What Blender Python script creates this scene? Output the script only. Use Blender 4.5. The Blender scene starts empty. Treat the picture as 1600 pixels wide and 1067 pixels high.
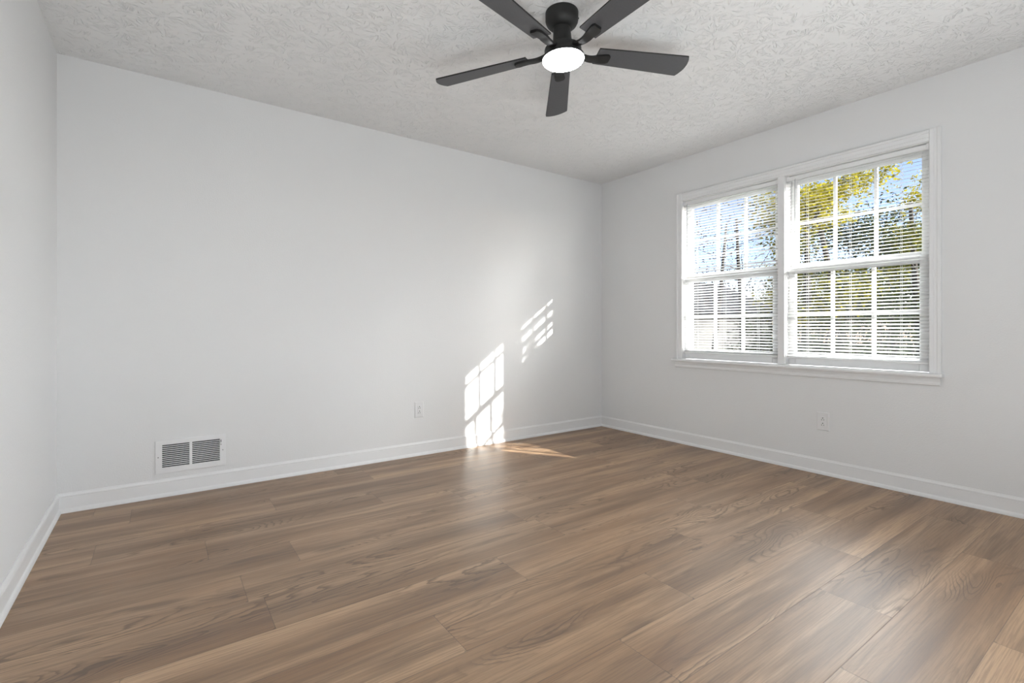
import bpy, bmesh, math, random
from mathutils import Vector, Matrix
random.seed(7)
R = math.radians
scene = bpy.context.scene
col = scene.collection

# ------------------------------------------------------------------ camera, sky, sun, lights, exposure
EXPOSURE = 0.0
SKY = 0.3
SUN = 24.0
LAMP = 28.0
SIDE_FILL = 17.0
UP_FILL = 38.0
GLOW_FILL = 24.0
SKY_FILL = 17.0
CAM_H = 0.979
cd = bpy.data.cameras.new('camera'); cam = bpy.data.objects.new('camera', cd); col.objects.link(cam)
cam.location = (0, 0, CAM_H); cam.rotation_euler = (R(90), 0, -0.62163)
cd.sensor_width = 36.0; cd.lens = 17.302; cd.shift_y = -0.01225; cd.clip_start = 0.02; cd.clip_end = 500
scene.camera = cam
vs = scene.view_settings
scene.display_settings.display_device = 'sRGB'
vs.view_transform = 'Standard'; vs.look = 'None'; vs.gamma = 1.0; vs.exposure = EXPOSURE; vs.use_curve_mapping = False

SUN_DIR = Vector((0.664, -1.0, 0.488)).normalized()          # towards the sun
world = bpy.data.worlds.new('sky'); scene.world = world; world.use_nodes = True
wn = world.node_tree; wn.nodes.clear()
sky = wn.nodes.new('ShaderNodeTexSky'); sky.sky_type = 'NISHITA'; sky.sun_disc = False
sky.sun_elevation = math.asin(SUN_DIR.z); sky.sun_rotation = math.atan2(SUN_DIR.x, SUN_DIR.y)
sky.air_density = 1.0; sky.dust_density = 0.6; sky.ozone_density = 3.0
bg = wn.nodes.new('ShaderNodeBackground'); bg.inputs['Strength'].default_value = SKY
wo = wn.nodes.new('ShaderNodeOutputWorld')
tint = wn.nodes.new('ShaderNodeMix'); tint.data_type = 'RGBA'; tint.blend_type = 'MULTIPLY'; tint.inputs[0].default_value = 1.0
tint.inputs[7].default_value = (1.16, .96, 1.04, 1)
wn.links.new(sky.outputs[0], tint.inputs[6]); wn.links.new(tint.outputs[2], bg.inputs['Color']); wn.links.new(bg.outputs[0], wo.inputs['Surface'])

def lamp(name, kind, loc, energy, color=(1, 1, 1)):
    d = bpy.data.lights.new(name, kind); d.energy = energy; d.color = color
    o = bpy.data.objects.new(name, d); col.objects.link(o); o.location = loc
    return o
sun = lamp('sun', 'SUN', (8, -10, 9), SUN, (1.0, 0.97, 0.92)); sun.data.angle = R(0.53)
sun.rotation_euler = SUN_DIR.to_track_quat('Z', 'Y').to_euler()
# added wide sun lamp brightening the long wall, standing in for bright sky
glow = lamp('glow_fill', 'SUN', (9, -10, 9), GLOW_FILL, (1.0, 0.98, 0.95)); glow.data.angle = R(50); glow.rotation_euler = Vector((.45, -1.0, .38)).to_track_quat('Z', 'Y').to_euler()
# another added wide sun lamp, brightening the left wall and floor
sky_fill = lamp('sky_fill', 'SUN', (12, 1, 7), SKY_FILL, (0.97, 0.985, 1.0)); sky_fill.data.angle = R(70)
sky_fill.rotation_euler = Vector((1.0, -.15, .50)).to_track_quat('Z', 'Y').to_euler()
# added fill lights behind the camera: one from the right, one aimed up
sfill = lamp('side_fill', 'AREA', (2.9, -.4, .7), SIDE_FILL, (0.93, 0.98, 1.0))
sfill.data.shape = 'RECTANGLE'; sfill.data.size = .6; sfill.data.size_y = 1.0
sfill.rotation_euler = Vector((-1, .38, .26)).to_track_quat('-Z', 'Y').to_euler()
upl = lamp('up_fill', 'AREA', (.6, -.3, .12), UP_FILL, (0.93, 0.985, 1.0))
upl.data.shape = 'RECTANGLE'; upl.data.size = 1.9; upl.data.size_y = .5
upl.rotation_euler = Vector((0, .2, 1)).to_track_quat('-Z', 'Y').to_euler()

# ------------------------------------------------------------------ room measures (metres, camera above the origin)
X0, X1 = -0.4422, 3.6365          # left wall, right (window) wall
Y0, Y1 = -0.62, 3.5238            # wall behind the camera, long back wall
H = 2.44

# ------------------------------------------------------------------ helpers
def link_obj(name, me, mat, parent=None):
    o = bpy.data.objects.new(name, me); col.objects.link(o)
    if mat is not None:
        for m in (mat if isinstance(mat, (list, tuple)) else [mat]): me.materials.append(m)
    if parent is not None: o.parent = parent
    return o
def finish(name, bm, mat, parent=None, smooth=False, bevel=0.0, seg=2):
    bmesh.ops.recalc_face_normals(bm, faces=bm.faces)
    me = bpy.data.meshes.new(name); bm.to_mesh(me); bm.free()
    o = link_obj(name, me, mat, parent)
    if smooth:
        for p in me.polygons: p.use_smooth = True
        me.set_sharp_from_angle(angle=R(35))
    if bevel:
        b = o.modifiers.new('bevel', 'BEVEL'); b.width = bevel; b.segments = seg; b.limit_method = 'ANGLE'; b.angle_limit = R(35)
    return o
def box(bm, x0, x1, y0, y1, z0, z1):
    v = [bm.verts.new(p) for p in ((x0,y0,z0),(x1,y0,z0),(x1,y1,z0),(x0,y1,z0),(x0,y0,z1),(x1,y0,z1),(x1,y1,z1),(x0,y1,z1))]
    for f in ((0,1,2,3),(4,5,6,7),(0,1,5,4),(1,2,6,5),(2,3,7,6),(3,0,4,7)): bm.faces.new([v[i] for i in f])
    return v
def lathe(bm, prof, n=48, c=(0, 0)):
    rings = []
    for r, z in prof:
        if r < 1e-6: rings.append([bm.verts.new((c[0], c[1], z))])
        else: rings.append([bm.verts.new((c[0]+r*math.cos(2*math.pi*i/n), c[1]+r*math.sin(2*math.pi*i/n), z)) for i in range(n)])
    for a, b in zip(rings, rings[1:]):
        for i in range(n):
            j = (i+1) % n
            q = [a[0] if len(a) == 1 else a[i], a[0] if len(a) == 1 else a[j], b[0] if len(b) == 1 else b[j], b[0] if len(b) == 1 else b[i]]
            u = []
            for w in q:
                if w not in u: u.append(w)
            if len(u) > 2: bm.faces.new(u)
def tube(bm, pts, radii, n=6):
    rings = []
    for i, p in enumerate(pts):
        p = Vector(p); d = (Vector(pts[min(i+1, len(pts)-1)]) - Vector(pts[max(i-1, 0)])).normalized()
        a = d.cross(Vector((0, 0, 1)) if abs(d.z) < .9 else Vector((1, 0, 0))).normalized(); b = d.cross(a)
        rings.append([bm.verts.new(p + radii[i]*(a*math.cos(2*math.pi*k/n) + b*math.sin(2*math.pi*k/n))) for k in range(n)])
    for a, b in zip(rings, rings[1:]):
        for k in range(n): bm.faces.new((a[k], a[(k+1) % n], b[(k+1) % n], b[k]))
    bm.faces.new(rings[0]); bm.faces.new(rings[-1][::-1])
def prism(bm, prof, a, b):
    """closed profile (list of 3-vectors as functions of end) swept from a to b: prof are offsets"""
    va = [bm.verts.new(Vector(a)+Vector(p)) for p in prof]; vb = [bm.verts.new(Vector(b)+Vector(p)) for p in prof]
    n = len(prof)
    for i in range(n): bm.faces.new((va[i], va[(i+1) % n], vb[(i+1) % n], vb[i]))
    bm.faces.new(va); bm.faces.new(vb[::-1])
def empty(name, loc):
    o = bpy.data.objects.new(name, None); col.objects.link(o); o.location = loc; o.empty_display_size = .1
    return o
def tag(o, label=None, cat=None, group=None, kind=None):
    if label: o['label'] = label
    if cat: o['category'] = cat
    if group: o['group'] = group
    if kind: o['kind'] = kind
    return o
def struct(o, label, cat): return tag(o, label, cat, kind='structure')
def to_local(o, root):
    o.data.transform(Matrix.Translation(-root.location)); return o
def part(name, bm, mat, root, **k):
    """mesh drawn in world coordinates, hung on root (an Empty without rotation)"""
    o = finish(name, bm, mat, None, **k); to_local(o, root); o.parent = root; return o
def sub(name, bm, mat, par, root, **k):
    o = finish(name, bm, mat, None, **k); to_local(o, root); o.parent = par; return o

# ------------------------------------------------------------------ materials
def nmat(name):
    m = bpy.data.materials.new(name); m.use_nodes = True
    nt = m.node_tree; return m, nt, nt.nodes['Principled BSDF']
class NB:
    """tiny node-building helper"""
    def __init__(s, nt): s.nt = nt
    def n(s, typ, **k):
        x = s.nt.nodes.new(typ)
        for a, b in k.items(): setattr(x, a, b)
        return x
    def l(s, a, b): s.nt.links.new(a, b)
    def val(s, inp, v):
        if hasattr(v, 'links') or isinstance(v, bpy.types.NodeSocket): s.l(v, inp)
        else: inp.default_value = v
    def math(s, op, a, b=None, c=None):
        x = s.n('ShaderNodeMath', operation=op); s.val(x.inputs[0], a)
        if b is not None: s.val(x.inputs[1], b)
        if c is not None: s.val(x.inputs[2], c)
        return x.outputs[0]
    def xyz(s, a, b, c):
        x = s.n('ShaderNodeCombineXYZ'); s.val(x.inputs[0], a); s.val(x.inputs[1], b); s.val(x.inputs[2], c); return x.outputs[0]
    def noise(s, vec, scale=1.0, detail=2.0, rough=.5, dist=0.0):
        x = s.n('ShaderNodeTexNoise'); s.l(vec, x.inputs['Vector'])
        x.inputs['Scale'].default_value = scale; x.inputs['Detail'].default_value = detail
        x.inputs['Roughness'].default_value = rough; x.inputs['Distortion'].default_value = dist
        return x.outputs['Fac']
    def step(s, v, lo, hi, a=0.0, b=1.0):
        x = s.n('ShaderNodeMapRange'); x.interpolation_type = 'SMOOTHSTEP'; s.val(x.inputs[0], v)
        x.inputs[1].default_value = lo; x.inputs[2].default_value = hi; x.inputs[3].default_value = a; x.inputs[4].default_value = b
        return x.outputs[0]
    def mix(s, f, a, b, mode='MIX'):
        x = s.n('ShaderNodeMix', data_type='RGBA', blend_type=mode); s.val(x.inputs[0], f)
        for i, v in ((6, a), (7, b)):
            if isinstance(v, bpy.types.NodeSocket): s.l(v, x.inputs[i])
            else: x.inputs[i].default_value = (*v, 1)
        return x.outputs[2]

def simple(name, c, rough=.5, metal=0.0, spec=.5, noise=0.04, scale=20, bump=0.0, bscale=200):
    m, nt, b = nmat(name); k = NB(nt)
    co = k.n('ShaderNodeTexCoord').outputs['Object']
    f = k.noise(co, scale, 3)
    k.l(k.mix(f, [x*(1-noise) for x in c], [min(1, x*(1+noise)) for x in c]), b.inputs['Base Color'])
    b.inputs['Roughness'].default_value = rough; b.inputs['Metallic'].default_value = metal; b.inputs['Specular IOR Level'].default_value = spec
    if bump:
        bp = k.n('ShaderNodeBump'); bp.inputs['Strength'].default_value = 1.0; bp.inputs['Distance'].default_value = bump
        k.l(k.noise(co, bscale, 2), bp.inputs['Height']); k.l(bp.outputs[0], b.inputs['Normal'])
    return m

M_wall = simple('wall_paint', (.80, .80, .803), .85, spec=.25, noise=.006, scale=3, bump=.0006, bscale=130)
M_trim = simple('trim_paint', (.84, .84, .845), .42, spec=.4, noise=.006, scale=5)
M_white = simple('white_enamel', (.82, .82, .83), .4, noise=.01)
M_plastic = simple('white_plastic', (.80, .80, .805), .3, noise=.01)
M_sash = simple('sash_paint', (.90, .90, .90), .4, noise=.006, scale=5)
M_slot = simple('dark_slot', (.012, .012, .012), .8)
M_slat = simple('blind_slat', (.86, .86, .86), .45, noise=.01)
def translucent(m, c, f):
    nt = m.node_tree; k = NB(nt); b = nt.nodes['Principled BSDF']
    t = k.n('ShaderNodeBsdfTranslucent'); t.inputs[0].default_value = (*c, 1)
    x = k.n('ShaderNodeMixShader'); x.inputs[0].default_value = f
    k.l(b.outputs[0], x.inputs[1]); k.l(t.outputs[0], x.inputs[2]); k.l(x.outputs[0], nt.nodes['Material Output'].inputs['Surface'])
M_vinyl = simple('blind_vinyl', (.88, .88, .875), .5, noise=.01); translucent(M_vinyl, (.92, .92, .915), .05)
M_duct = simple('duct_dark', (.02, .02, .024), .7)
M_black = simple('fan_black', (.008, .0078, .0075), .55, spec=.5, noise=.1)
M_blade = simple('fan_blade', (.078, .078, .083), .5, spec=.45, noise=.12, scale=120)
M_wand = simple('wand_plastic', (.42, .43, .45), .25)
M_brick = simple('outside_wall', (.5, .42, .36), .9, noise=.2)
M_screw = simple('screw_metal', (.35, .35, .36), .35, metal=.8)

def ceiling_mat():
    m, nt, b = nmat('stomped_ceiling'); k = NB(nt)
    co = k.n('ShaderNodeTexCoord').outputs['Object']
    tot = None
    for scale, off, seed in ((5.0, 0.0, 3.1), (6.3, 7.7, 9.4), (8.5, 3.3, 1.7)):
        mp = k.n('ShaderNodeVectorMath', operation='ADD'); k.l(co, mp.inputs[0]); mp.inputs[1].default_value = (off, off*.6, 0)
        w = k.n('ShaderNodeTexNoise'); k.l(mp.outputs[0], w.inputs['Vector']); w.inputs['Scale'].default_value = 9; w.inputs['Detail'].default_value = 2
        ws = k.n('ShaderNodeVectorMath', operation='SCALE'); k.l(w.outputs['Color'], ws.inputs[0]); ws.inputs['Scale'].default_value = .05
        wa = k.n('ShaderNodeVectorMath', operation='ADD'); k.l(mp.outputs[0], wa.inputs[0]); k.l(ws.outputs[0], wa.inputs[1])
        v = k.n('ShaderNodeTexVoronoi', voronoi_dimensions='2D'); k.l(wa.outputs[0], v.inputs['Vector']); v.inputs['Scale'].default_value = scale
        d = k.n('ShaderNodeVectorMath', operation='SUBTRACT'); k.l(wa.outputs[0], d.inputs[0]); k.l(v.outputs['Position'], d.inputs[1])
        s = k.n('ShaderNodeSeparateXYZ'); k.l(d.outputs[0], s.inputs[0])
        r = v.outputs['Distance']
        # brush spokes radiating from each stamp centre
        ln = k.n('ShaderNodeVectorMath', operation='NORMALIZE'); k.l(k.xyz(s.outputs[0], s.outputs[1], 0.0), ln.inputs[0])
        cs = k.n('ShaderNodeSeparateXYZ'); k.l(ln.outputs[0], cs.inputs[0])
        sc = k.n('ShaderNodeSeparateXYZ'); k.l(v.outputs['Color'], sc.inputs[0])
        vec = k.xyz(k.math('MULTIPLY', cs.outputs[0], 5.5), k.math('MULTIPLY', cs.outputs[1], 5.5), k.math('ADD', k.math('MULTIPLY', sc.outputs[0], 37.0), k.math('MULTIPLY', r, 2.2)))
        sp = k.step(k.noise(vec, 1.0, 1.5), .53, .66)
        band = k.math('MULTIPLY', k.step(r, .10, .2), k.step(r, .5, .72, 1, 0))
        patch = k.step(k.noise(mp.outputs[0], 26, 1), .40, .55)
        h = k.math('MULTIPLY', k.math('MULTIPLY', sp, band), patch)
        tot = h if tot is None else k.math('MAXIMUM', tot, h)
    fine = k.math('MULTIPLY', k.noise(co, 45, 3), .10)
    hh = k.math('ADD', tot, fine)
    bp = k.n('ShaderNodeBump'); bp.inputs['Strength'].default_value = 1.0; bp.inputs['Distance'].default_value = .0030
    k.l(hh, bp.inputs['Height']); k.l(bp.outputs[0], b.inputs['Normal'])
    b.inputs['Base Color'].default_value = (.82, .82, .82, 1); b.inputs['Roughness'].default_value = .9; b.inputs['Specular IOR Level'].default_value = .2
    return m
M_ceil = ceiling_mat()

def floor_mat():
    m, nt, b = nmat('oak_planks'); k = NB(nt)
    uv = k.n('ShaderNodeUVMap'); uv.uv_map = 'plank'
    at = k.n('ShaderNodeAttribute'); at.attribute_name = 'plank_seed'
    ed = k.n('ShaderNodeUVMap'); ed.uv_map = 'edge'
    u, v, _ = [k.n('ShaderNodeSeparateXYZ') for _ in range(1)][0], None, None
    k.l(uv.outputs[0], u.inputs[0]); U, V = u.outputs[0], u.outputs[1]
    e = k.n('ShaderNodeSeparateXYZ'); k.l(ed.outputs[0], e.inputs[0])
    sd = k.n('ShaderNodeSeparateXYZ'); k.l(at.outputs['Color'], sd.inputs[0])
    S = k.math('MULTIPLY', sd.outputs[0], 61.0); tone = sd.outputs[1]; S2 = k.math('MULTIPLY', sd.outputs[2], 43.0)
    def P(su, sv, so): return k.xyz(k.math('MULTIPLY', U, su), k.math('MULTIPLY', V, sv), so)
    # broad light and dark bands running along the board
    broad = k.noise(P(.55, 7.0, S), 1, 2, .5, .3)
    mid = k.noise(P(1.2, 26, S2), 1, 4, .6, .5)
    fine = k.noise(P(5, 210, S), 1, 3, .6)
    pores = k.step(k.noise(P(22, 520, S2), 1, 2), .60, .74)
    # growth rings: contour lines of a long smooth hill field
    hill = k.noise(P(1.1, 6.0, S2), 1, 1.4, .40, .30)
    wob = k.math('MULTIPLY', k.noise(P(16, 60, S), 1, 2), .028)
    ring = k.math('FRACT', k.math('MULTIPLY', k.math('ADD', hill, wob), 30.0))
    line = k.math('MULTIPLY', k.step(ring, .50, .90), k.step(ring, .92, 1.0, 1, 0))
    rmask = k.step(k.noise(P(1.0, 4.5, k.math('ADD', S, 11.0)), 1, 1), .49, .62)
    rings = k.math('MULTIPLY', line, rmask)
    knot = k.step(k.noise(P(2.4, 13, k.math('ADD', S2, 5.0)), 1, 2, .5, .6), .62, .78)
    c = k.mix(k.step(broad, .28, .72), (.268, .150, .076), (.50, .320, .186))
    c = k.mix(k.math('MULTIPLY', k.step(mid, .48, .70), .55), c, (.145, .087, .052))
    cen = k.step(k.math('ABSOLUTE', k.math('SUBTRACT', k.math('DIVIDE', V, .23), .5)), .10, .40, 1, 0)
    core = k.math('MULTIPLY', cen, k.step(k.noise(P(.75, 9, k.math('ADD', S, 3.0)), 1, 3, .6, .4), .40, .62))
    c = k.mix(k.math('MULTIPLY', core, .60), c, (.140, .074, .037))
    c = k.mix(k.math('MULTIPLY', knot, .55), c, (.075, .042, .024))
    c = k.mix(k.math('MULTIPLY', rings, .72), c, (.105, .064, .040))
    c = k.mix(k.math('MULTIPLY', k.step(fine, .40, .66), .42), c, (.135, .083, .05))
    c = k.mix(k.math('MULTIPLY', pores, .25), c, (.09, .056, .035))
    tn = k.step(tone, 0, 1, .93, 1.07)
    hs = k.n('ShaderNodeVectorMath', operation='SCALE'); k.l(c, hs.inputs[0]); k.l(tn, hs.inputs['Scale'])
    seam = k.step(e.outputs[0], .0006, .0018, 1, 0)
    c2 = k.mix(k.math('MULTIPLY', seam, .45), hs.outputs[0], (.05, .035, .025))
    k.l(c2, b.inputs['Base Color'])
    k.l(k.math('ADD', k.math('MULTIPLY', k.math('ADD', fine, rings), .05), .39), b.inputs['Roughness'])
    b.inputs['Specular IOR Level'].default_value = 1.0
    h = k.math('SUBTRACT', k.math('MULTIPLY', k.math('ADD', fine, k.math('MULTIPLY', rings, -.6)), .25), k.math('MULTIPLY', seam, 1.5))
    bp = k.n('ShaderNodeBump'); bp.inputs['Strength'].default_value = .5; bp.inputs['Distance'].default_value = .0006
    k.l(h, bp.inputs['Height']); k.l(bp.outputs[0], b.inputs['Normal'])
    return m
M_floor = floor_mat()

def lens_mat():
    m, nt, b = nmat('lamp_diffuser')
    b.inputs['Base Color'].default_value = (.9, .9, .88, 1); b.inputs['Roughness'].default_value = .4
    b.inputs['Emission Color'].default_value = (.975, .985, 1.0, 1); b.inputs['Emission Strength'].default_value = LAMP
    return m
M_lens = lens_mat()
def glass_mat():
    m, nt, b = nmat('window_glass'); k = NB(nt)
    nt.nodes.remove(b)
    tr = k.n('ShaderNodeBsdfTransparent'); tr.inputs[0].default_value = (.96, .975, .97, 1)
    gl = k.n('ShaderNodeBsdfGlossy'); gl.inputs['Roughness'].default_value = .02
    fr = k.n('ShaderNodeFresnel'); fr.inputs[0].default_value = 1.45
    mx = k.n('ShaderNodeMixShader'); geo = k.n('ShaderNodeNewGeometry'); k.l(k.math('MULTIPLY', fr.outputs[0], k.math('SUBTRACT', 1.0, geo.outputs['Backfacing'])), mx.inputs[0]); k.l(tr.outputs[0], mx.inputs[1]); k.l(gl.outputs[0], mx.inputs[2])
    k.l(mx.outputs[0], nt.nodes['Material Output'].inputs['Surface'])
    return m
M_glass = glass_mat()
def leaf_mat(name, a, bcol):
    m, nt, b = nmat(name); k = NB(nt)
    at = k.n('ShaderNodeAttribute'); at.attribute_name = 'leaf_tone'
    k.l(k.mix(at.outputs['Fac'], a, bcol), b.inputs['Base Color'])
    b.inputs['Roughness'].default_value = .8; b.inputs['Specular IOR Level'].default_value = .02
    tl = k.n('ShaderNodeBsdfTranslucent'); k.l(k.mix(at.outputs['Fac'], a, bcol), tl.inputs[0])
    mx = k.n('ShaderNodeMixShader'); mx.inputs[0].default_value = .35
    k.l(b.outputs[0], mx.inputs[1]); k.l(tl.outputs[0], mx.inputs[2]); k.l(mx.outputs[0], nt.nodes['Material Output'].inputs['Surface'])
    return m
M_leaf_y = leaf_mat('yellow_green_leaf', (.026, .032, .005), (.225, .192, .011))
M_leaf_d = leaf_mat('dark_green_leaf', (.0045, .009, .0045), (.027, .033, .009))
M_leaf_b = leaf_mat('brown_leaf', (.015, .014, .0135), (.036, .033, .027))
M_bark = simple('bark', (.038, .033, .029), .9, spec=.02, noise=.4, scale=9)
M_lawn = simple('lawn', (.024, .027, .012), .95, spec=.02, noise=.5, scale=3)
M_siding = simple('white_siding', (.085, .083, .079), .8, spec=.02, noise=.04)
M_shingle = simple('dark_shingle', (.008, .008, .010), .9, spec=.02, noise=.4, scale=6)

# ------------------------------------------------------------------ room shell
def shell(name, label, cat, boxes, mat):
    bm = bmesh.new()
    for b_ in boxes: box(bm, *b_)
    return struct(finish(name, bm, mat), label, cat)
T = .12
WO = (.887, 2.593, .703, 2.085)               # rough opening of the window in the right wall: y0 y1 z0 z1
shell('wall_left', 'plain light grey wall at the left edge, meeting the long wall', 'wall', [(X0-T, X0, Y0-T, Y1+T, 0, H)], M_wall)
shell('wall_back', 'long plain light grey wall with the floor-level vent', 'wall', [(X0, X1+.16, Y1, Y1+T, 0, H)], M_wall)
shell('wall_right', 'light grey wall holding the white double window', 'wall',
      [(X1, X1+.16, Y0-T, Y1, 0, WO[2]), (X1, X1+.16, Y0-T, Y1, WO[3], H), (X1, X1+.16, Y0-T, WO[0], WO[2], WO[3]), (X1, X1+.16, WO[1], Y1, WO[2], WO[3])], M_wall)
shell('wall_front', 'plain light grey wall behind the viewer', 'wall', [(X0, X1, Y0-T, Y0, 0, H)], M_wall)
shell('ceiling', 'white ceiling with a stomped brush texture', 'ceiling', [(X0-T, X1+.16, Y0-T, Y1+T, H, H+.1)], M_ceil)

# floor: one mesh, each plank its own faces with its own grain
PW, PL, YS = .23, 1.26, .605
def build_floor():
    me = bpy.data.meshes.new('floor'); bm = bmesh.new()
    luv = bm.loops.layers.uv.new('plank'); leg = bm.loops.layers.uv.new('edge'); lcol = bm.loops.layers.float_color.new('plank_seed')
    known = {0: 2.02, 1: 1.177, 2: 1.58, 3: 2.02, 4: 1.17, -1: 1.60}
    rnd = random.Random(21)
    def face(pts, uvs, edges, s):
        f = bm.faces.new([bm.verts.new((x, y, 0)) for x, y in pts])
        for lp, q, e_ in zip(f.loops, uvs, edges): lp[luv].uv = q; lp[leg].uv = (e_, 0); lp[lcol] = s
    kmin, kmax = math.floor((Y0-YS)/PW), math.ceil((Y1-YS)/PW)
    for kk in range(kmin, kmax+1):
        ya, yb = YS+kk*PW, YS+(kk+1)*PW
        x = known.get(kk, rnd.uniform(0, PL)); 
        while x > X0: x -= PL
        while x < X1:
            a, b_ = max(x, X0), min(x+PL, X1)
            s = (rnd.random(), rnd.random(), rnd.random(), 1); uo = rnd.uniform(0, 50)
            flip = -1 if rnd.random() < .5 else 1
            c, d = max(ya, Y0), min(yb, Y1)
            if d > c and b_ > a:
                w = .01
                # border strips carry the distance to the seam, so the groove stays thin
                xs = [a, a+w, b_-w, b_] if b_-a > .03 else [a, b_]
                ys = [c, c+w, d-w, d] if d-c > .03 else [c, d]
                for i in range(len(xs)-1):
                    for j in range(len(ys)-1):
                        P = [(xs[i], ys[j]), (xs[i+1], ys[j]), (xs[i+1], ys[j+1]), (xs[i], ys[j+1])]
                        E_ = [min(px-a, b_-px, py-c, d-py) for px, py in P]
                        face(P, [((px-x)*flip+uo, py-ya) for px, py in P], E_, s)
            x += PL
    bmesh.ops.recalc_face_normals(bm, faces=bm.faces)
    for f in bm.faces:
        if f.normal.z < 0: f.normal_flip()
    bm.to_mesh(me); bm.free()
    return struct(link_obj('floor', me, M_floor), 'brown oak plank floor running along the long wall', 'floor')
build_floor()
shell('slab', 'concrete slab under the plank floor', 'floor', [(X0-T, X1+.16, Y0-T, Y1+T, -.12, -.004)], M_brick)

# baseboards: board with a shoe at the floor and a sloped top edge
BB = [(0, 0), (.019, 0), (.0185, .008), (.0155, .016), (.0105, .021), (.0095, .024), (.0095, .078), (.0085, .082), (.0105, .085), (.0095, .091), (.005, .098), (.0035, .103), (0, .103)]
def baseboard(name, label, a, b_, n):
    n = Vector(n); bm = bmesh.new()
    prism(bm, [n*d + Vector((0, 0, z)) for d, z in BB], a, b_)
    return struct(finish(name, bm, M_trim), label, 'baseboard')
baseboard('baseboard_back', 'white baseboard along the foot of the long wall', (X0, Y1, 0), (X1, Y1, 0), (0, -1, 0))
baseboard('baseboard_right', 'white baseboard along the foot of the window wall', (X1, Y0, 0), (X1, Y1, 0), (-1, 0, 0))
baseboard('baseboard_left', 'white baseboard along the foot of the left wall', (X0, Y0, 0), (X0, Y1, 0), (1, 0, 0))

# ------------------------------------------------------------------ window: shared trim, two double-hung units
ZB, ZT = .725, 2.065
UN = {'left': (1.773, 2.573), 'right': (.907, 1.718)}
GL = {'left': (1.830, 2.532), 'right': (.968, 1.672)}
def casing_side(bm, y_in, y_out, z0, z1):
    """flat board with a raised outer lip, drawn as a vertical prism; y_in faces the opening"""
    s = 1 if y_out > y_in else -1; w = abs(y_out-y_in)
    pr = [(0, 0), (-.012, 0), (-.015, .004), (-.015, .020), (-.0125, .023), (-.0125, w-.020), (-.018, w-.016), (-.019, w-.005), (-.015, w), (0, w)]
    prism(bm, [Vector((dx, s*dy, 0)) for dx, dy in pr], (X1, y_in, z0), (X1, y_in, z1))
tr = empty('trim_1', (X1, 1.74, ZB)); struct(tr, 'white wooden casing, sill and apron around the double window', 'window trim')
bm = bmesh.new()
casing_side(bm, 2.569, 2.627, .722, 2.134); casing_side(bm, .911, .856, .722, 2.134)
w = 2.134-2.069
pr = [(0, 0), (-.012, 0), (-.015, .004), (-.015, .020), (-.0125, .023), (-.0125, w-.020), (-.018, w-.016), (-.019, w-.005), (-.015, w), (0, w)]
prism(bm, [Vector((dx, 0, dz)) for dx, dz in pr], (X1, .911, 2.069), (X1, 2.569, 2.069))
part('casing', bm, M_trim, tr)
bm = bmesh.new(); box(bm, X1-.014, X1, 1.7215, 1.7695, .722, 2.069); part('mullion_casing', bm, M_trim, tr, bevel=.002)
bm = bmesh.new(); 
pr = [(-.046, .703), (-.049, .708), (-.049, .717), (-.044, .7225), (.030, .7225), (.030, .703)]
prism(bm, [Vector((dx, 0, z)) for dx, z in pr], (X1, .845, 0), (X1, 2.652, 0)); 
o = part('window_sill', bm, M_trim, tr)
bm = bmesh.new()
pr = [(0, .651), (-.008, .651), (-.013, .656), (-.013, .668), (-.010, .672), (-.010, .697), (-.015, .703), (0, .703)]
prism(bm, [Vector((dx, 0, z)) for dx, z in pr], (X1, .862, 0), (X1, 2.640, 0)); part('apron', bm, M_trim, tr)
# jambs (lining of the opening, and the post between the units)
bm = bmesh.new()
xa, xb = X1, X1+.16
box(bm, xa, xb, WO[0], .907, WO[2], WO[3]); box(bm, xa, xb, 2.573, WO[1], WO[2], WO[3])
box(bm, xa, xb, .907, 2.573, ZT, WO[3]); box(bm, X1+.030, xb, .907, 2.573, WO[2], ZB-.003)
box(bm, xa, xb, 1.718, 1.773, ZB-.003, ZT)
part('jamb', bm, M_sash, tr)

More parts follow.
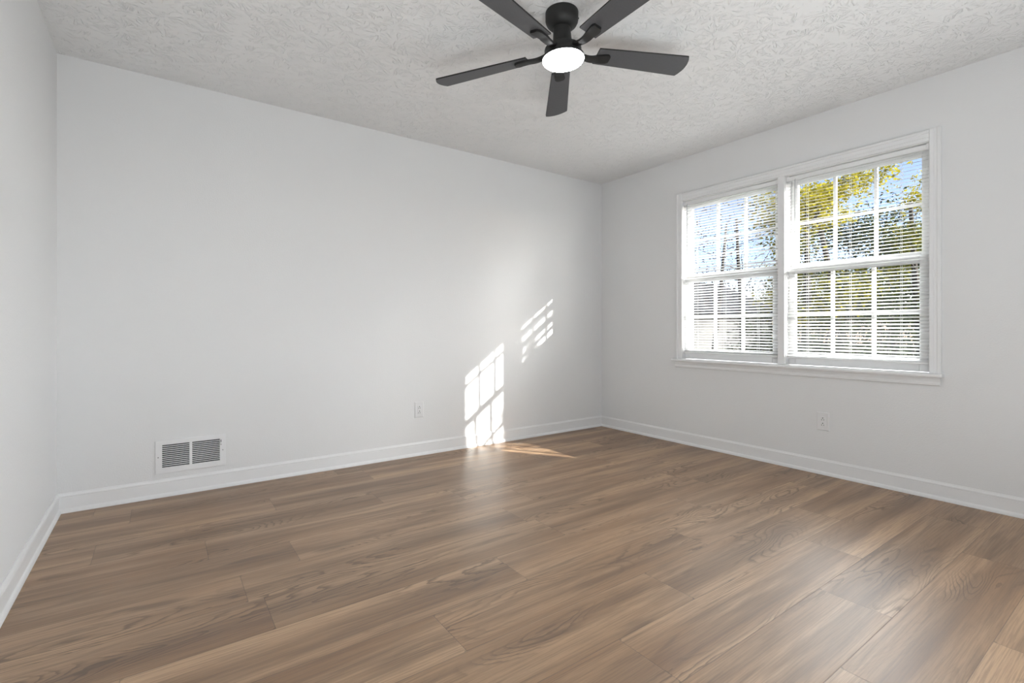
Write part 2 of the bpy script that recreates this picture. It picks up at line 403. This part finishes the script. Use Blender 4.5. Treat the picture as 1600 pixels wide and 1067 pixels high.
def sash(bm, x0, x1, y0, y1, g, z0, z1, gz0, gz1, zm):
    box(bm, x0, x1, y0, g[0], z0, z1); box(bm, x0, x1, g[1], y1, z0, z1)
    box(bm, x0, x1, g[0], g[1], z0, gz0); box(bm, x0, x1, g[0], g[1], gz1, z1)
    xm = (x0+x1)/2; t = .010
    dy = (g[1]-g[0])/3
    for i in (1, 2): box(bm, x0+.006, x1-.006, g[0]+dy*i-t, g[0]+dy*i+t, gz0, gz1)
    box(bm, x0+.007, x1-.007, g[0], g[1], zm-t, zm+t)
def window(num, side, label):
    y0, y1 = UN[side]; g = GL[side]
    r_ = empty('window_%d' % num, (X1, (y0+y1)/2, ZB)); struct(r_, label, 'window')
    e = .002
    bm = bmesh.new(); sash(bm, 3.712, 3.744, y0+e, y1-e, g, 1.408, ZT-e, 1.445, 2.010, 1.730); us = part('upper_sash', bm, M_sash, r_, bevel=.003)
    bm = bmesh.new(); box(bm, 3.7265, 3.7295, g[0]-.004, g[1]+.004, 1.441, 2.014); sub('glass_pane', bm, M_glass, us, r_)
    bm = bmesh.new(); sash(bm, 3.672, 3.706, y0+e, y1-e, g, ZB, 1.410, .802, 1.372, 1.080); ls = part('lower_sash', bm, M_sash, r_, bevel=.003)
    bm = bmesh.new(); box(bm, 3.6875, 3.6905, g[0]-.004, g[1]+.004, .798, 1.376); sub('glass_pane', bm, M_glass, ls, r_)
    bm = bmesh.new(); ym = (y0+y1)/2                      # sash lock on the meeting rail
    box(bm, 3.676, 3.704, ym-.024, ym+.024, 1.410, 1.417); lathe(bm, [(0, 1.417), (.010, 1.417), (.010, 1.426), (0, 1.427)], 16, (3.69, ym)); box(bm, 3.686, 3.694, ym-.03, ym, 1.419, 1.426)
    part('sash_lock', bm, M_white, r_, bevel=.001)
    return r_
window(1, 'left', 'white double hung window unit nearer the room corner')
window(2, 'right', 'white double hung window unit farther from the room corner')

# mini blinds
def blind(side, label, tilt, cords, wand_y, wand_z, open_at=()):
    y0, y1 = UN[side]; y0 += .006; y1 -= .006
    xc = 3.6525
    r_ = empty('window_blind', (xc, (y0+y1)/2, ZT)); tag(r_, label, 'blind', 'mini blinds in the double window')
    bm = bmesh.new(); box(bm, xc-.0125, xc+.0125, y0, y1, 2.028, 2.0565); part('headrail', bm, M_slat, r_, bevel=.002)
    for ya in (y0-.004, y1-.014):
        bm = bmesh.new(); box(bm, xc-.0145, xc+.0135, ya, ya+.018, 2.026, 2.0615); part('bracket', bm, M_white, r_, bevel=.0015)
    bm = bmesh.new(); pitch = .0214; zt = 2.012; zbm = .792; n = int((zt-zbm)/pitch); rnd = random.Random(len(side))
    for i in range(n+1):
        z = zt-i*pitch; th = tilt(z) + rnd.gauss(0, R(1.0))
        for za, zb_, t2 in open_at:
            if za < z < zb_: th = t2
        hw = .0125; m_ = 4; top = []; 
        for j in range(m_+1):
            s = -1+2*j/m_; cr = .0016*(1-s*s)
            dx = s*hw*math.cos(th) - cr*math.sin(th); dz = s*hw*math.sin(th) + cr*math.cos(th)
            top.append((xc+dx, z+dz))
        va = [[bm.verts.new((x, y, zz)) for x, zz in top] for y in (y0, y1)]
        vb = [[bm.verts.new((x, y, zz-.0004)) for x, zz in top] for y in (y0, y1)]
        for j in range(m_):
            bm.faces.new((va[0][j], va[0][j+1], va[1][j+1], va[1][j])); bm.faces.new((vb[0][j], vb[1][j], vb[1][j+1], vb[0][j+1]))
        for s_ in (0, m_): bm.faces.new((va[0][s_], va[1][s_], vb[1][s_], vb[0][s_]))
    part('slats', bm, M_vinyl, r_)
    bm = bmesh.new(); box(bm, xc-.0125, xc+.0125, y0, y1, .772, .784); part('bottom_rail', bm, M_slat, r_, bevel=.003)
    for yc in cords:
        bm = bmesh.new()
        for dx in (-.0132, .0132): tube(bm, [(xc+dx, yc, 2.03), (xc+dx, yc, .784)], [.0008, .0008], 5)
        for i in range(n+1): box(bm, xc-.0132, xc+.0132, yc-.0005, yc+.0005, zt-i*pitch-.0035, zt-i*pitch-.0028)
        part('ladder_cord', bm, M_slat, r_)
    bm = bmesh.new(); xw = xc-.022
    tube(bm, [(xw+.008, wand_y, 2.036), (xw, wand_y, 2.026), (xw, wand_y, wand_z)], [.0018, .0026, .0028], 6); part('tilt_wand', bm, M_wand, r_)
    return r_
blind('left', 'white mini blind in the window unit nearer the room corner', lambda z: R(-12 - 10*(2.01-z)/1.22), (2.444, 2.193, 1.926), 2.525, 1.506,
      [(1.425, 1.462, R(30)), (1.49, 1.56, R(3)), (1.60, 1.66, R(5)), (1.72, 1.742, R(16))])
blind('right', 'white mini blind in the window unit farther from the room corner', lambda z: R(20 + 5*max(0, min(1, (1.2-z)/.3))), (1.58, 1.32, 1.05), 1.654, 1.50)

# ------------------------------------------------------------------ wall register (vent)
def register():
    x0, x1, z0, z1 = -.019, .332, .137, .327; y = Y1
    r_ = empty('wall_vent', ((x0+x1)/2, y, (z0+z1)/2)); tag(r_, 'white louvred metal vent low on the long wall above the baseboard', 'vent')
    gx = [(.013, .146), (.160, .303)]; gz = (.168, .303)
    bm = bmesh.new()                                   # face plate with two windows, edges sloping back to the wall
    def plate(xa, xb, za, zb_): box(bm, xa, xb, y-.007, y, za, zb_)
    plate(x0, gx[0][0], z0, z1); plate(gx[1][1], x1, z0, z1); plate(gx[0][1], gx[1][0], gz[0], gz[1])
    plate(gx[0][0], gx[1][1], z0, gz[0]); plate(gx[0][0], gx[1][1], gz[1], z1)
    bmesh.ops.remove_doubles(bm, verts=bm.verts, dist=1e-5)
    part('face_plate', bm, M_white, r_)
    bm = bmesh.new()                                   # rolled rim
    for a, b_, c, d in ((x0-.002, x1+.002, z1-.003, z1+.002), (x0-.002, x1+.002, z0-.002, z0+.003), (x0-.002, x0+.003, z0, z1), (x1-.003, x1+.002, z0, z1)): box(bm, a, b_, y-.0045, y, c, d)
    part('rim', bm, M_white, r_, bevel=.0015)
    bm = bmesh.new(); box(bm, gx[0][0], gx[1][1], y-.0015, y-.0005, gz[0], gz[1]); part('duct_opening', bm, M_duct, r_)
    nrow = 12; p = (gz[1]-gz[0])/nrow
    for xa, xb in gx:
        bm = bmesh.new()
        for i in range(nrow+1):
            zc = gz[0]+i*p
            prism(bm, [Vector((0, -.0068, -.0030)), Vector((0, -.0076, -.0022)), Vector((0, -.0030, .0016)), Vector((0, -.0024, .0008))], (xa, y, zc+.001), (xb, y, zc+.001))
        part('louvre_bank', bm, M_white, r_)
    bm = bmesh.new(); box(bm, .3075, .3105, y-.009, y-.006, .264, .296); part('lever_slot', bm, M_slot, r_)
    bm = bmesh.new(); box(bm, .306, .314, y-.020, y-.006, .272, .281); part('lever', bm, M_white, r_, bevel=.001)
    for xs in (-.006, .319):
        bm = bmesh.new(); tmp = [(0, -.0015), (.003, -.001), (.0035, .0), (0, 0)]
        lathe(bm, tmp, 14); bm.transform(Matrix.Translation((xs, y-.007, .232)) @ Matrix.Rotation(R(-90), 4, 'X')); part('screw', bm, M_screw, r_)
    return r_
register()

# ------------------------------------------------------------------ outlets
def outlet(label, loc, rotz):
    """drawn in the x-z plane facing -y, then turned about z"""
    root = bpy.data.objects.new('wall_outlet', None); col.objects.link(root); tag(root, label, 'outlet', 'outlets low on the walls')
    bm = bmesh.new()
    a, b_ = (.0385, .062), (.0335, .057)
    back = [bm.verts.new((sx*a[0], 0, sz*a[1])) for sx, sz in ((-1,-1),(1,-1),(1,1),(-1,1))]
    mid = [bm.verts.new((sx*a[0], -.002, sz*a[1])) for sx, sz in ((-1,-1),(1,-1),(1,1),(-1,1))]
    fr = [bm.verts.new((sx*b_[0], -.006, sz*b_[1])) for sx, sz in ((-1,-1),(1,-1),(1,1),(-1,1))]
    for p, q in ((back, mid), (mid, fr)):
        for i in range(4): bm.faces.new((p[i], p[(i+1) % 4], q[(i+1) % 4], q[i]))
    bm.faces.new(fr); bm.faces.new(back[::-1])
    finish('cover_plate', bm, M_plastic, root, bevel=.0012)
    bm = bmesh.new(); box(bm, -.0165, .0165, -.0085, -.0055, -.0335, .0335); ins = finish('receptacle', bm, M_plastic, root, bevel=.0012)
    for zc in (.0175, -.0175):
        bm = bmesh.new()
        box(bm, -.0078, -.0052, -.0092, -.0080, zc-.010, zc-.002); box(bm, .0052, .0078, -.0092, -.0080, zc-.009, zc-.002)
        lathe(bm, [(0, 0), (.0032, 0), (.0032, .0012), (0, .0012)], 14)
        vs_ = bm.verts[-30:] if False else [v for v in bm.verts if abs(v.co.z) < .0013 and abs(v.co.y) < .0033 and abs(v.co.x) < .0033]
        bmesh.ops.transform(bm, matrix=Matrix.Translation((0, -.0092, zc+.006)) @ Matrix.Rotation(R(-90), 4, 'X'), verts=vs_)
        finish('socket_slots', bm, M_slot, ins)
    for zc in (.048, -.048):
        bm = bmesh.new(); lathe(bm, [(0, -.001), (.0025, -.0008), (.003, 0), (0, .0002)], 12); bm.transform(Matrix.Translation((0, -.006, zc)) @ Matrix.Rotation(R(-90), 4, 'X'))
        finish('screw', bm, M_plastic, root)
    root.location = loc; root.rotation_euler = (0, 0, rotz)
    return root
outlet('white outlet on the long wall left of the sunlit patch', (1.637, Y1, .3545), 0)
outlet('white outlet on the window wall below the window', (X1, 1.4745, .356), R(-90))

# ------------------------------------------------------------------ ceiling fan
def fan():
    cx, cy = 1.5114, 1.7145
    root = empty('ceiling_fan', (cx, cy, H)); tag(root, 'black five blade flush mount ceiling fan with a lit round lamp', 'fan')
    n_ = Vector((-.0304, .0377, 1)).normalized()
    piv = Matrix.Translation((0, 0, -.08)) @ n_.to_track_quat('Z', 'Y').to_matrix().to_4x4() @ Matrix.Translation((0, 0, .08))
    q = Vector((0, 0, 1)).rotation_difference(n_).to_matrix().to_4x4()
    piv = Matrix.Translation((0, 0, -.08)) @ q @ Matrix.Translation((0, 0, .08))
    z = lambda a: a-H                                   # mesh drawn in the fan's own space
    def fp(name, bm, mat, cant=True, par=None, **k):
        if cant: bm.transform(piv)
        return finish(name, bm, mat, par or root, **k)
    bm = bmesh.new()
    lathe(bm, [(0, 0), (.0745, 0), (.0755, -.003), (.0755, -.038), (.0740, -.045), (.068, -.057), (.058, -.066), (.050, -.071), (.044, -.073), (0, -.073)], 56)
    fp('canopy', bm, M_black, False, smooth=True)
    bm = bmesh.new(); lathe(bm, [(0, 0), (.0015, 0), (.0035, -.001), (.0035, .003), (0, .003)], 12)
    bm.transform(Matrix.Rotation(R(-40), 4, 'Z') @ Matrix.Translation((.0755, 0, -.03)) @ Matrix.Rotation(R(90), 4, 'Y')); fp('canopy_screw', bm, M_black, False)
    bm = bmesh.new()
    lathe(bm, [(0, -.066), (.0400, -.066), (.0408, -.096), (.0430, -.128), (.0470, -.145), (.0510, -.1540), (.0520, -.157), (.0520, -.160), (0, -.160)], 56); fp('neck', bm, M_black, smooth=True)
    bm = bmesh.new()
    lathe(bm, [(0, -.157), (.062, -.157), (.068, -.158), (.072, -.161), (.073, -.166), (.079, -.167), (.0835, -.169), (.0848, -.173), (.0845, -.186), (.0865, -.194), (.0925, -.203), (.0965, -.209), (.0975, -.215), (.0975, -.219), (.094, -.2195), (0, -.2195)], 72)
    fp('motor_housing', bm, M_black, smooth=True)
    bm = bmesh.new(); box(bm, -.007, .007, -.0015, .0015, -.1650, -.1625); bm.transform(Matrix.Rotation(R(230), 4, 'Z') @ Matrix.Translation((0, .0735, 0))); fp('badge', bm, M_screw)
    bm = bmesh.new()
    lathe(bm, [(0, -.2185), (.0955, -.2190), (.0960, -.2205), (.0945, -.2240), (.0900, -.2285), (.080, -.2325), (.064, -.2360), (.04, -.2380), (0, -.2390)], 72)
    lo = fp('lamp_shade', bm, M_lens, smooth=True); lo['label'] = 'lit white round lamp shade'
    a0 = -.349; zb = -.183; pit = -.2016
    for k in range(5):
        rot = Matrix.Rotation(a0 + k*2*math.pi/5, 4, 'Z')
        # blade: widening board, tip cut as a shallow arc, slightly thicker than a board of ply
        bm = bmesh.new(); pts = []
        def hw(r): return .0468 + (.0644-.0468)*(r-.17)/.46
        N = 10
        pts += [(.168, -hw(.168)), (.40, -hw(.40)), (.6165, -hw(.6165))]
        for j in range(N+1):
            t = -1+2*j/N; pts.append((.630+.020*(1-t*t)-.006*abs(t)**6*0, t*hw(.632)*.985))
        pts += [(.6165, hw(.6165)), (.40, hw(.40)), (.168, hw(.168))]
        th = .0068
        A = [bm.verts.new((x, y, th/2)) for x, y in pts]; B = [bm.verts.new((x, y, -th/2)) for x, y in pts]
        bm.faces.new(A); bm.faces.new(B[::-1])
        for i in range(len(pts)): bm.faces.new((A[i], A[(i+1) % len(pts)], B[(i+1) % len(pts)], B[i]))
        bm.transform(rot @ Matrix.Translation((0, 0, zb)) @ Matrix.Rotation(pit, 4, 'X'))
        for f in bm.faces:
            if len(f.verts) == 4: f.material_index = 1
        bl = fp('blade', bm, [M_blade, M_black])
        # bracket: an S-curved flat arm from the housing, flaring to a paddle under the blade root
        bm = bmesh.new(); rows = []; n = 16
        for i in range(n+1):
            t = i/n; r = .066 + t*(.233-.066)
            w_ = .0155 + .0105*max(0, min(1, (t-.25)/.6))**1.3 + .004*max(0, 1-t*5)
            if t > .90: w_ *= math.sqrt(max(.0, 1-((t-.90)/.10)**2*.55))
            s = t*t*(3-2*t); tw = pit*min(1, t*1.5)
            sag = -.010*math.sin(math.pi*min(1, t/.62))**1.0
            zc = -.181 + ((zb-.0085)-(-.181))*min(1, s*1.7) + sag
            thk = .0110
            y_off = .008*math.sin(math.pi*t)*1.0
            row = []
            for yy, zz in ((-w_, thk/2), (-w_*.55, thk/2), (w_*.55, thk/2), (w_, thk/2), (w_, -thk/2), (w_*.6, -thk/2-.0018), (-w_*.6, -thk/2-.0018), (-w_, -thk/2)):
                row.append(bm.verts.new((r, y_off+yy*math.cos(tw)-zz*math.sin(tw), zc+yy*math.sin(tw)+zz*math.cos(tw))))
            rows.append(row)
        for p, q_ in zip(rows, rows[1:]):
            for i in range(8): bm.faces.new((p[i], p[(i+1) % 8], q_[(i+1) % 8], q_[i]))
        bm.faces.new(rows[0]); bm.faces.new(rows[-1][::-1])
        bm.transform(rot); ir = fp('blade_bracket', bm, M_black, smooth=True)
    return root
fan()

# ------------------------------------------------------------------ outside
GZ = -.55
bm = bmesh.new(); box(bm, X1+.16, 60, -30, 60, GZ-.3, GZ)
struct(finish('ground', bm, M_lawn), 'lawn outside the window', 'lawn')
# eave of the house over the window
bm = bmesh.new(); box(bm, X1+.17, 4.66, -3.1, 6.0, 2.53, 2.62); box(bm, 4.635, 4.66, -3.1, 6.0, 2.495, 2.66)
struct(finish('roof_eave', bm, M_trim), 'white roof eave above the window outside', 'eave')
def set_tone(me, tones):
    a = me.attributes.new('leaf_tone', 'FLOAT', 'FACE'); a.data.foreach_set('value', tones)
def leaf_mesh(name, centers, n_per, spread, size, rnd):
    V, F, Tn = [], [], []
    for c, base in centers:
        for _ in range(n_per):
            p = Vector(c) + Vector((rnd.gauss(0, spread), rnd.gauss(0, spread), rnd.gauss(0, spread*.7)))
            d = Vector((rnd.gauss(0, 1), rnd.gauss(0, 1), rnd.gauss(0, .7))).normalized(); s = d.cross(Vector((rnd.gauss(0, 1), rnd.gauss(0, 1), rnd.gauss(0, 1)))).normalized()
            L = size*rnd.uniform(.7, 1.3); W = L*.42; i = len(V)
            V += [p-d*L*.5, p+s*W*.5-d*L*.05, p+d*L*.5, p-s*W*.5-d*L*.05]; F.append((i, i+1, i+2, i+3))
            Tn.append(max(0, min(1, base+rnd.gauss(0, .28))))
    me = bpy.data.meshes.new(name); me.from_pydata(V, [], F); set_tone(me, Tn); return me
def tree(name, label, loc, height, rad, n_clusters, n_per, leaf, lmat, seed, spread=.22, low=.3, group='trees outside the window', tone=.5, shape=1.0, trunk_r=.09, toned=0.0):
    rnd = random.Random(seed); root = empty(name, loc); tag(root, label, 'tree' if 'tree' in name else 'bush', group)
    bm = bmesh.new(); tips = []
    def grow(p, d, L, r, lev):
        pts = [p]; rs = [r]; q = p.copy(); dd = d.copy(); seg = 4
        for i in range(seg):
            wb = .16 if lev else .04; dd = (dd + Vector((rnd.gauss(0, wb), rnd.gauss(0, wb), rnd.gauss(0.03, .10)))).normalized(); q = q + dd*L/seg; pts.append(q.copy()); rs.append(r*(1-.17*(i+1)))
        tube(bm, pts, rs, 5 if lev else 8)
        if lev >= 2: tips.append(q.copy()); tips.append(pts[2].copy())
        if lev < 3:
            for _ in range(3 if lev else 7):
                a = rnd.uniform(0, 2*math.pi); up = rnd.uniform(.1, .9)
                b0 = pts[rnd.randint(2, seg)] if lev else Vector((0, 0, 1))*height*rnd.uniform(low, .85)
                nd = (Vector((math.cos(a), math.sin(a), up)) + (dd*.5 if lev else Vector((0, 0, 0)))).normalized()
                if not lev: b0 = p + (q-p)*rnd.uniform(low/.9, .98)
                grow(b0, nd, L*(.62 if lev else .30)*rnd.uniform(.8, 1.2) if lev else rad*rnd.uniform(.5, .85), rs[-1]*.55, lev+1)
    grow(Vector((0, 0, 0)), Vector((rnd.gauss(0, .04), rnd.gauss(0, .04), 1)).normalized(), height*.9, trunk_r, 0)
    finish('trunk', bm, M_bark, root, smooth=True)
    if n_per:
        cs = []
        rnd.shuffle(tips)
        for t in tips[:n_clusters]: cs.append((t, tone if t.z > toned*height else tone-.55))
        while len(cs) < n_clusters:
            a = rnd.uniform(0, 2*math.pi); hz = rnd.uniform(low, 1.0); rr = rad*math.sqrt(rnd.random())*math.sqrt(max(0.02, 1-((hz-(low+1)/2)/((1-low)/2))**2))*shape
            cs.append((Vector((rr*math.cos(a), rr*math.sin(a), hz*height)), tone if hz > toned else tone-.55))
        link_obj('foliage', leaf_mesh('foliage', cs, n_per, spread, leaf, rnd), lmat, root)
    return root
def bush(label, loc, height, rad, n, leaf, lmat, seed, tone=.4):
    rnd = random.Random(seed); root = empty('bush', loc); tag(root, label, 'bush', 'bushes outside the window')
    bm = bmesh.new()
    for i in range(9):
        a = rnd.uniform(0, 6.28); tube(bm, [(0, 0, 0), (math.cos(a)*rad*.3, math.sin(a)*rad*.3, height*.45), (math.cos(a)*rad*.6, math.sin(a)*rad*.6, height*.85)], [.03, .02, .008], 5)
    finish('stems', bm, M_bark, root)
    cs = []
    for _ in range(n):
        d = Vector((rnd.gauss(0, 1), rnd.gauss(0, 1), rnd.gauss(0, 1))).normalized()*(rnd.random()**.4)
        cs.append((Vector((d.x*rad, d.y*rad, height*.5+d.z*height*.5)), tone))
    link_obj('foliage', leaf_mesh('foliage', cs, 14, .10, leaf, rnd), lmat, root)
    return root
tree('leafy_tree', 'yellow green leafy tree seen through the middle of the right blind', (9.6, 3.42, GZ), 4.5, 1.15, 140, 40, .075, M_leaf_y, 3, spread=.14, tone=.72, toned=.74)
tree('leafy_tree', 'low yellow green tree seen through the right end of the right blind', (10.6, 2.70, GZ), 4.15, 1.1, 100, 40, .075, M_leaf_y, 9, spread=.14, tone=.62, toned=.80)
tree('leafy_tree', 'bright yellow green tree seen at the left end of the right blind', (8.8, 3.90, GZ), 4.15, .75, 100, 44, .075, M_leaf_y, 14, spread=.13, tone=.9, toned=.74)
tree('evergreen_tree', 'dark evergreen tree behind the yellow green trees', (14.5, 5.6, GZ), 3.7, 1.9, 200, 30, .10, M_leaf_d, 5, spread=.24, low=.15, tone=.4)
tree('evergreen_tree', 'broad dark evergreen far behind the right blind', (19.0, 5.6, GZ), 4.3, 2.4, 230, 30, .13, M_leaf_d, 45, spread=.30, low=.1, tone=.3, group='trees outside the window')
tree('evergreen_tree', 'dark evergreen far behind the post between the blinds', (26.8, 11.8, GZ), 4.3, 2.3, 230, 30, .13, M_leaf_d, 46, spread=.30, low=.1, tone=.3, group='trees outside the window')
tree('evergreen_tree', 'wide dark evergreen on the far side of the lawn', (24.6, 7.3, GZ), 3.9, 2.3, 230, 34, .16, M_leaf_d, 61, spread=.30, low=.05, tone=.3)
tree('bare_tree', 'bare branched tree behind the left end of the left blind', (15.8, 10.0, GZ), 5.9, 2.2, 30, 5, .07, M_leaf_b, 23, spread=.35, tone=.5, trunk_r=.10)
tree('bare_tree', 'thin leaved tree behind the middle of the left blind', (12.6, 7.0, GZ), 5.0, 1.9, 130, 14, .07, M_leaf_b, 31, spread=.28, tone=.5, trunk_r=.09)
for i, (x, y, h, rd, s, lb) in enumerate(((8.2, 2.6, 1.9, 1.0, 1, 'dark green bush below the right end of the right blind'), (8.4, 3.6, 2.0, 1.0, 2, 'dark green bush below the middle of the right blind'),
                                    (12.5, 6.3, 2.2, 1.0, 3, 'dark green bush low behind the right half of the left blind'), (13.2, 8.3, .85, .8, 4, 'low dark bush in front of the white house'))):
    bush(lb, (x, y, GZ), h, rd, 150, .085, M_leaf_d, 40+s, .35)
# columnar evergreen right of the window, shading the unit nearer the corner
rnd = random.Random(77); er = empty('columnar_evergreen', (6.25, -1.72, GZ)); tag(er, 'slim columnar evergreen right of the window outside', 'tree', 'trees outside the window')
bm = bmesh.new(); tube(bm, [(0, 0, 0), (.01, 0, 2.0), (0, .01, 3.9)], [.06, .04, .01], 8); finish('trunk', bm, M_bark, er)
cs = []
for _ in range(420):
    hz = rnd.uniform(.05, 1.0); rr = .40*min(1, (1-hz)*5 + .12)*math.sqrt(rnd.random()); a = rnd.uniform(0, 6.283)
    cs.append((Vector((rr*math.cos(a), rr*math.sin(a), hz*3.88)), .4))
link_obj('foliage', leaf_mesh('foliage', cs, 22, .06, .07, rnd), M_leaf_d, er)
# white neighbouring house
hs = empty('neighbour_house', (19, 12, GZ)); tag(hs, 'white sided house with a dark roof seen low through the left blind', 'house')
bm = bmesh.new()
z = GZ
while z < 1.5:
    prism(bm, [Vector((0, 0, 0)), Vector((0, -.022, 0)), Vector((0, -.006, .18)), Vector((0, 0, .18))], (13.5, 11.5, z), (23, 11.5, z)); z += .18
box(bm, 13.5, 23, 11.5, 17, GZ, 1.6)
part('siding_wall', bm, M_siding, hs)
bm = bmesh.new(); prism(bm, [Vector((0, -.5, 0)), Vector((0, -.5, .12)), Vector((0, 2.75, 1.7)), Vector((0, 6.0, .12)), Vector((0, 6.0, 0))], (13.1, 11.5, 1.55), (23.4, 11.5, 1.55)); part('roof', bm, M_shingle, hs)
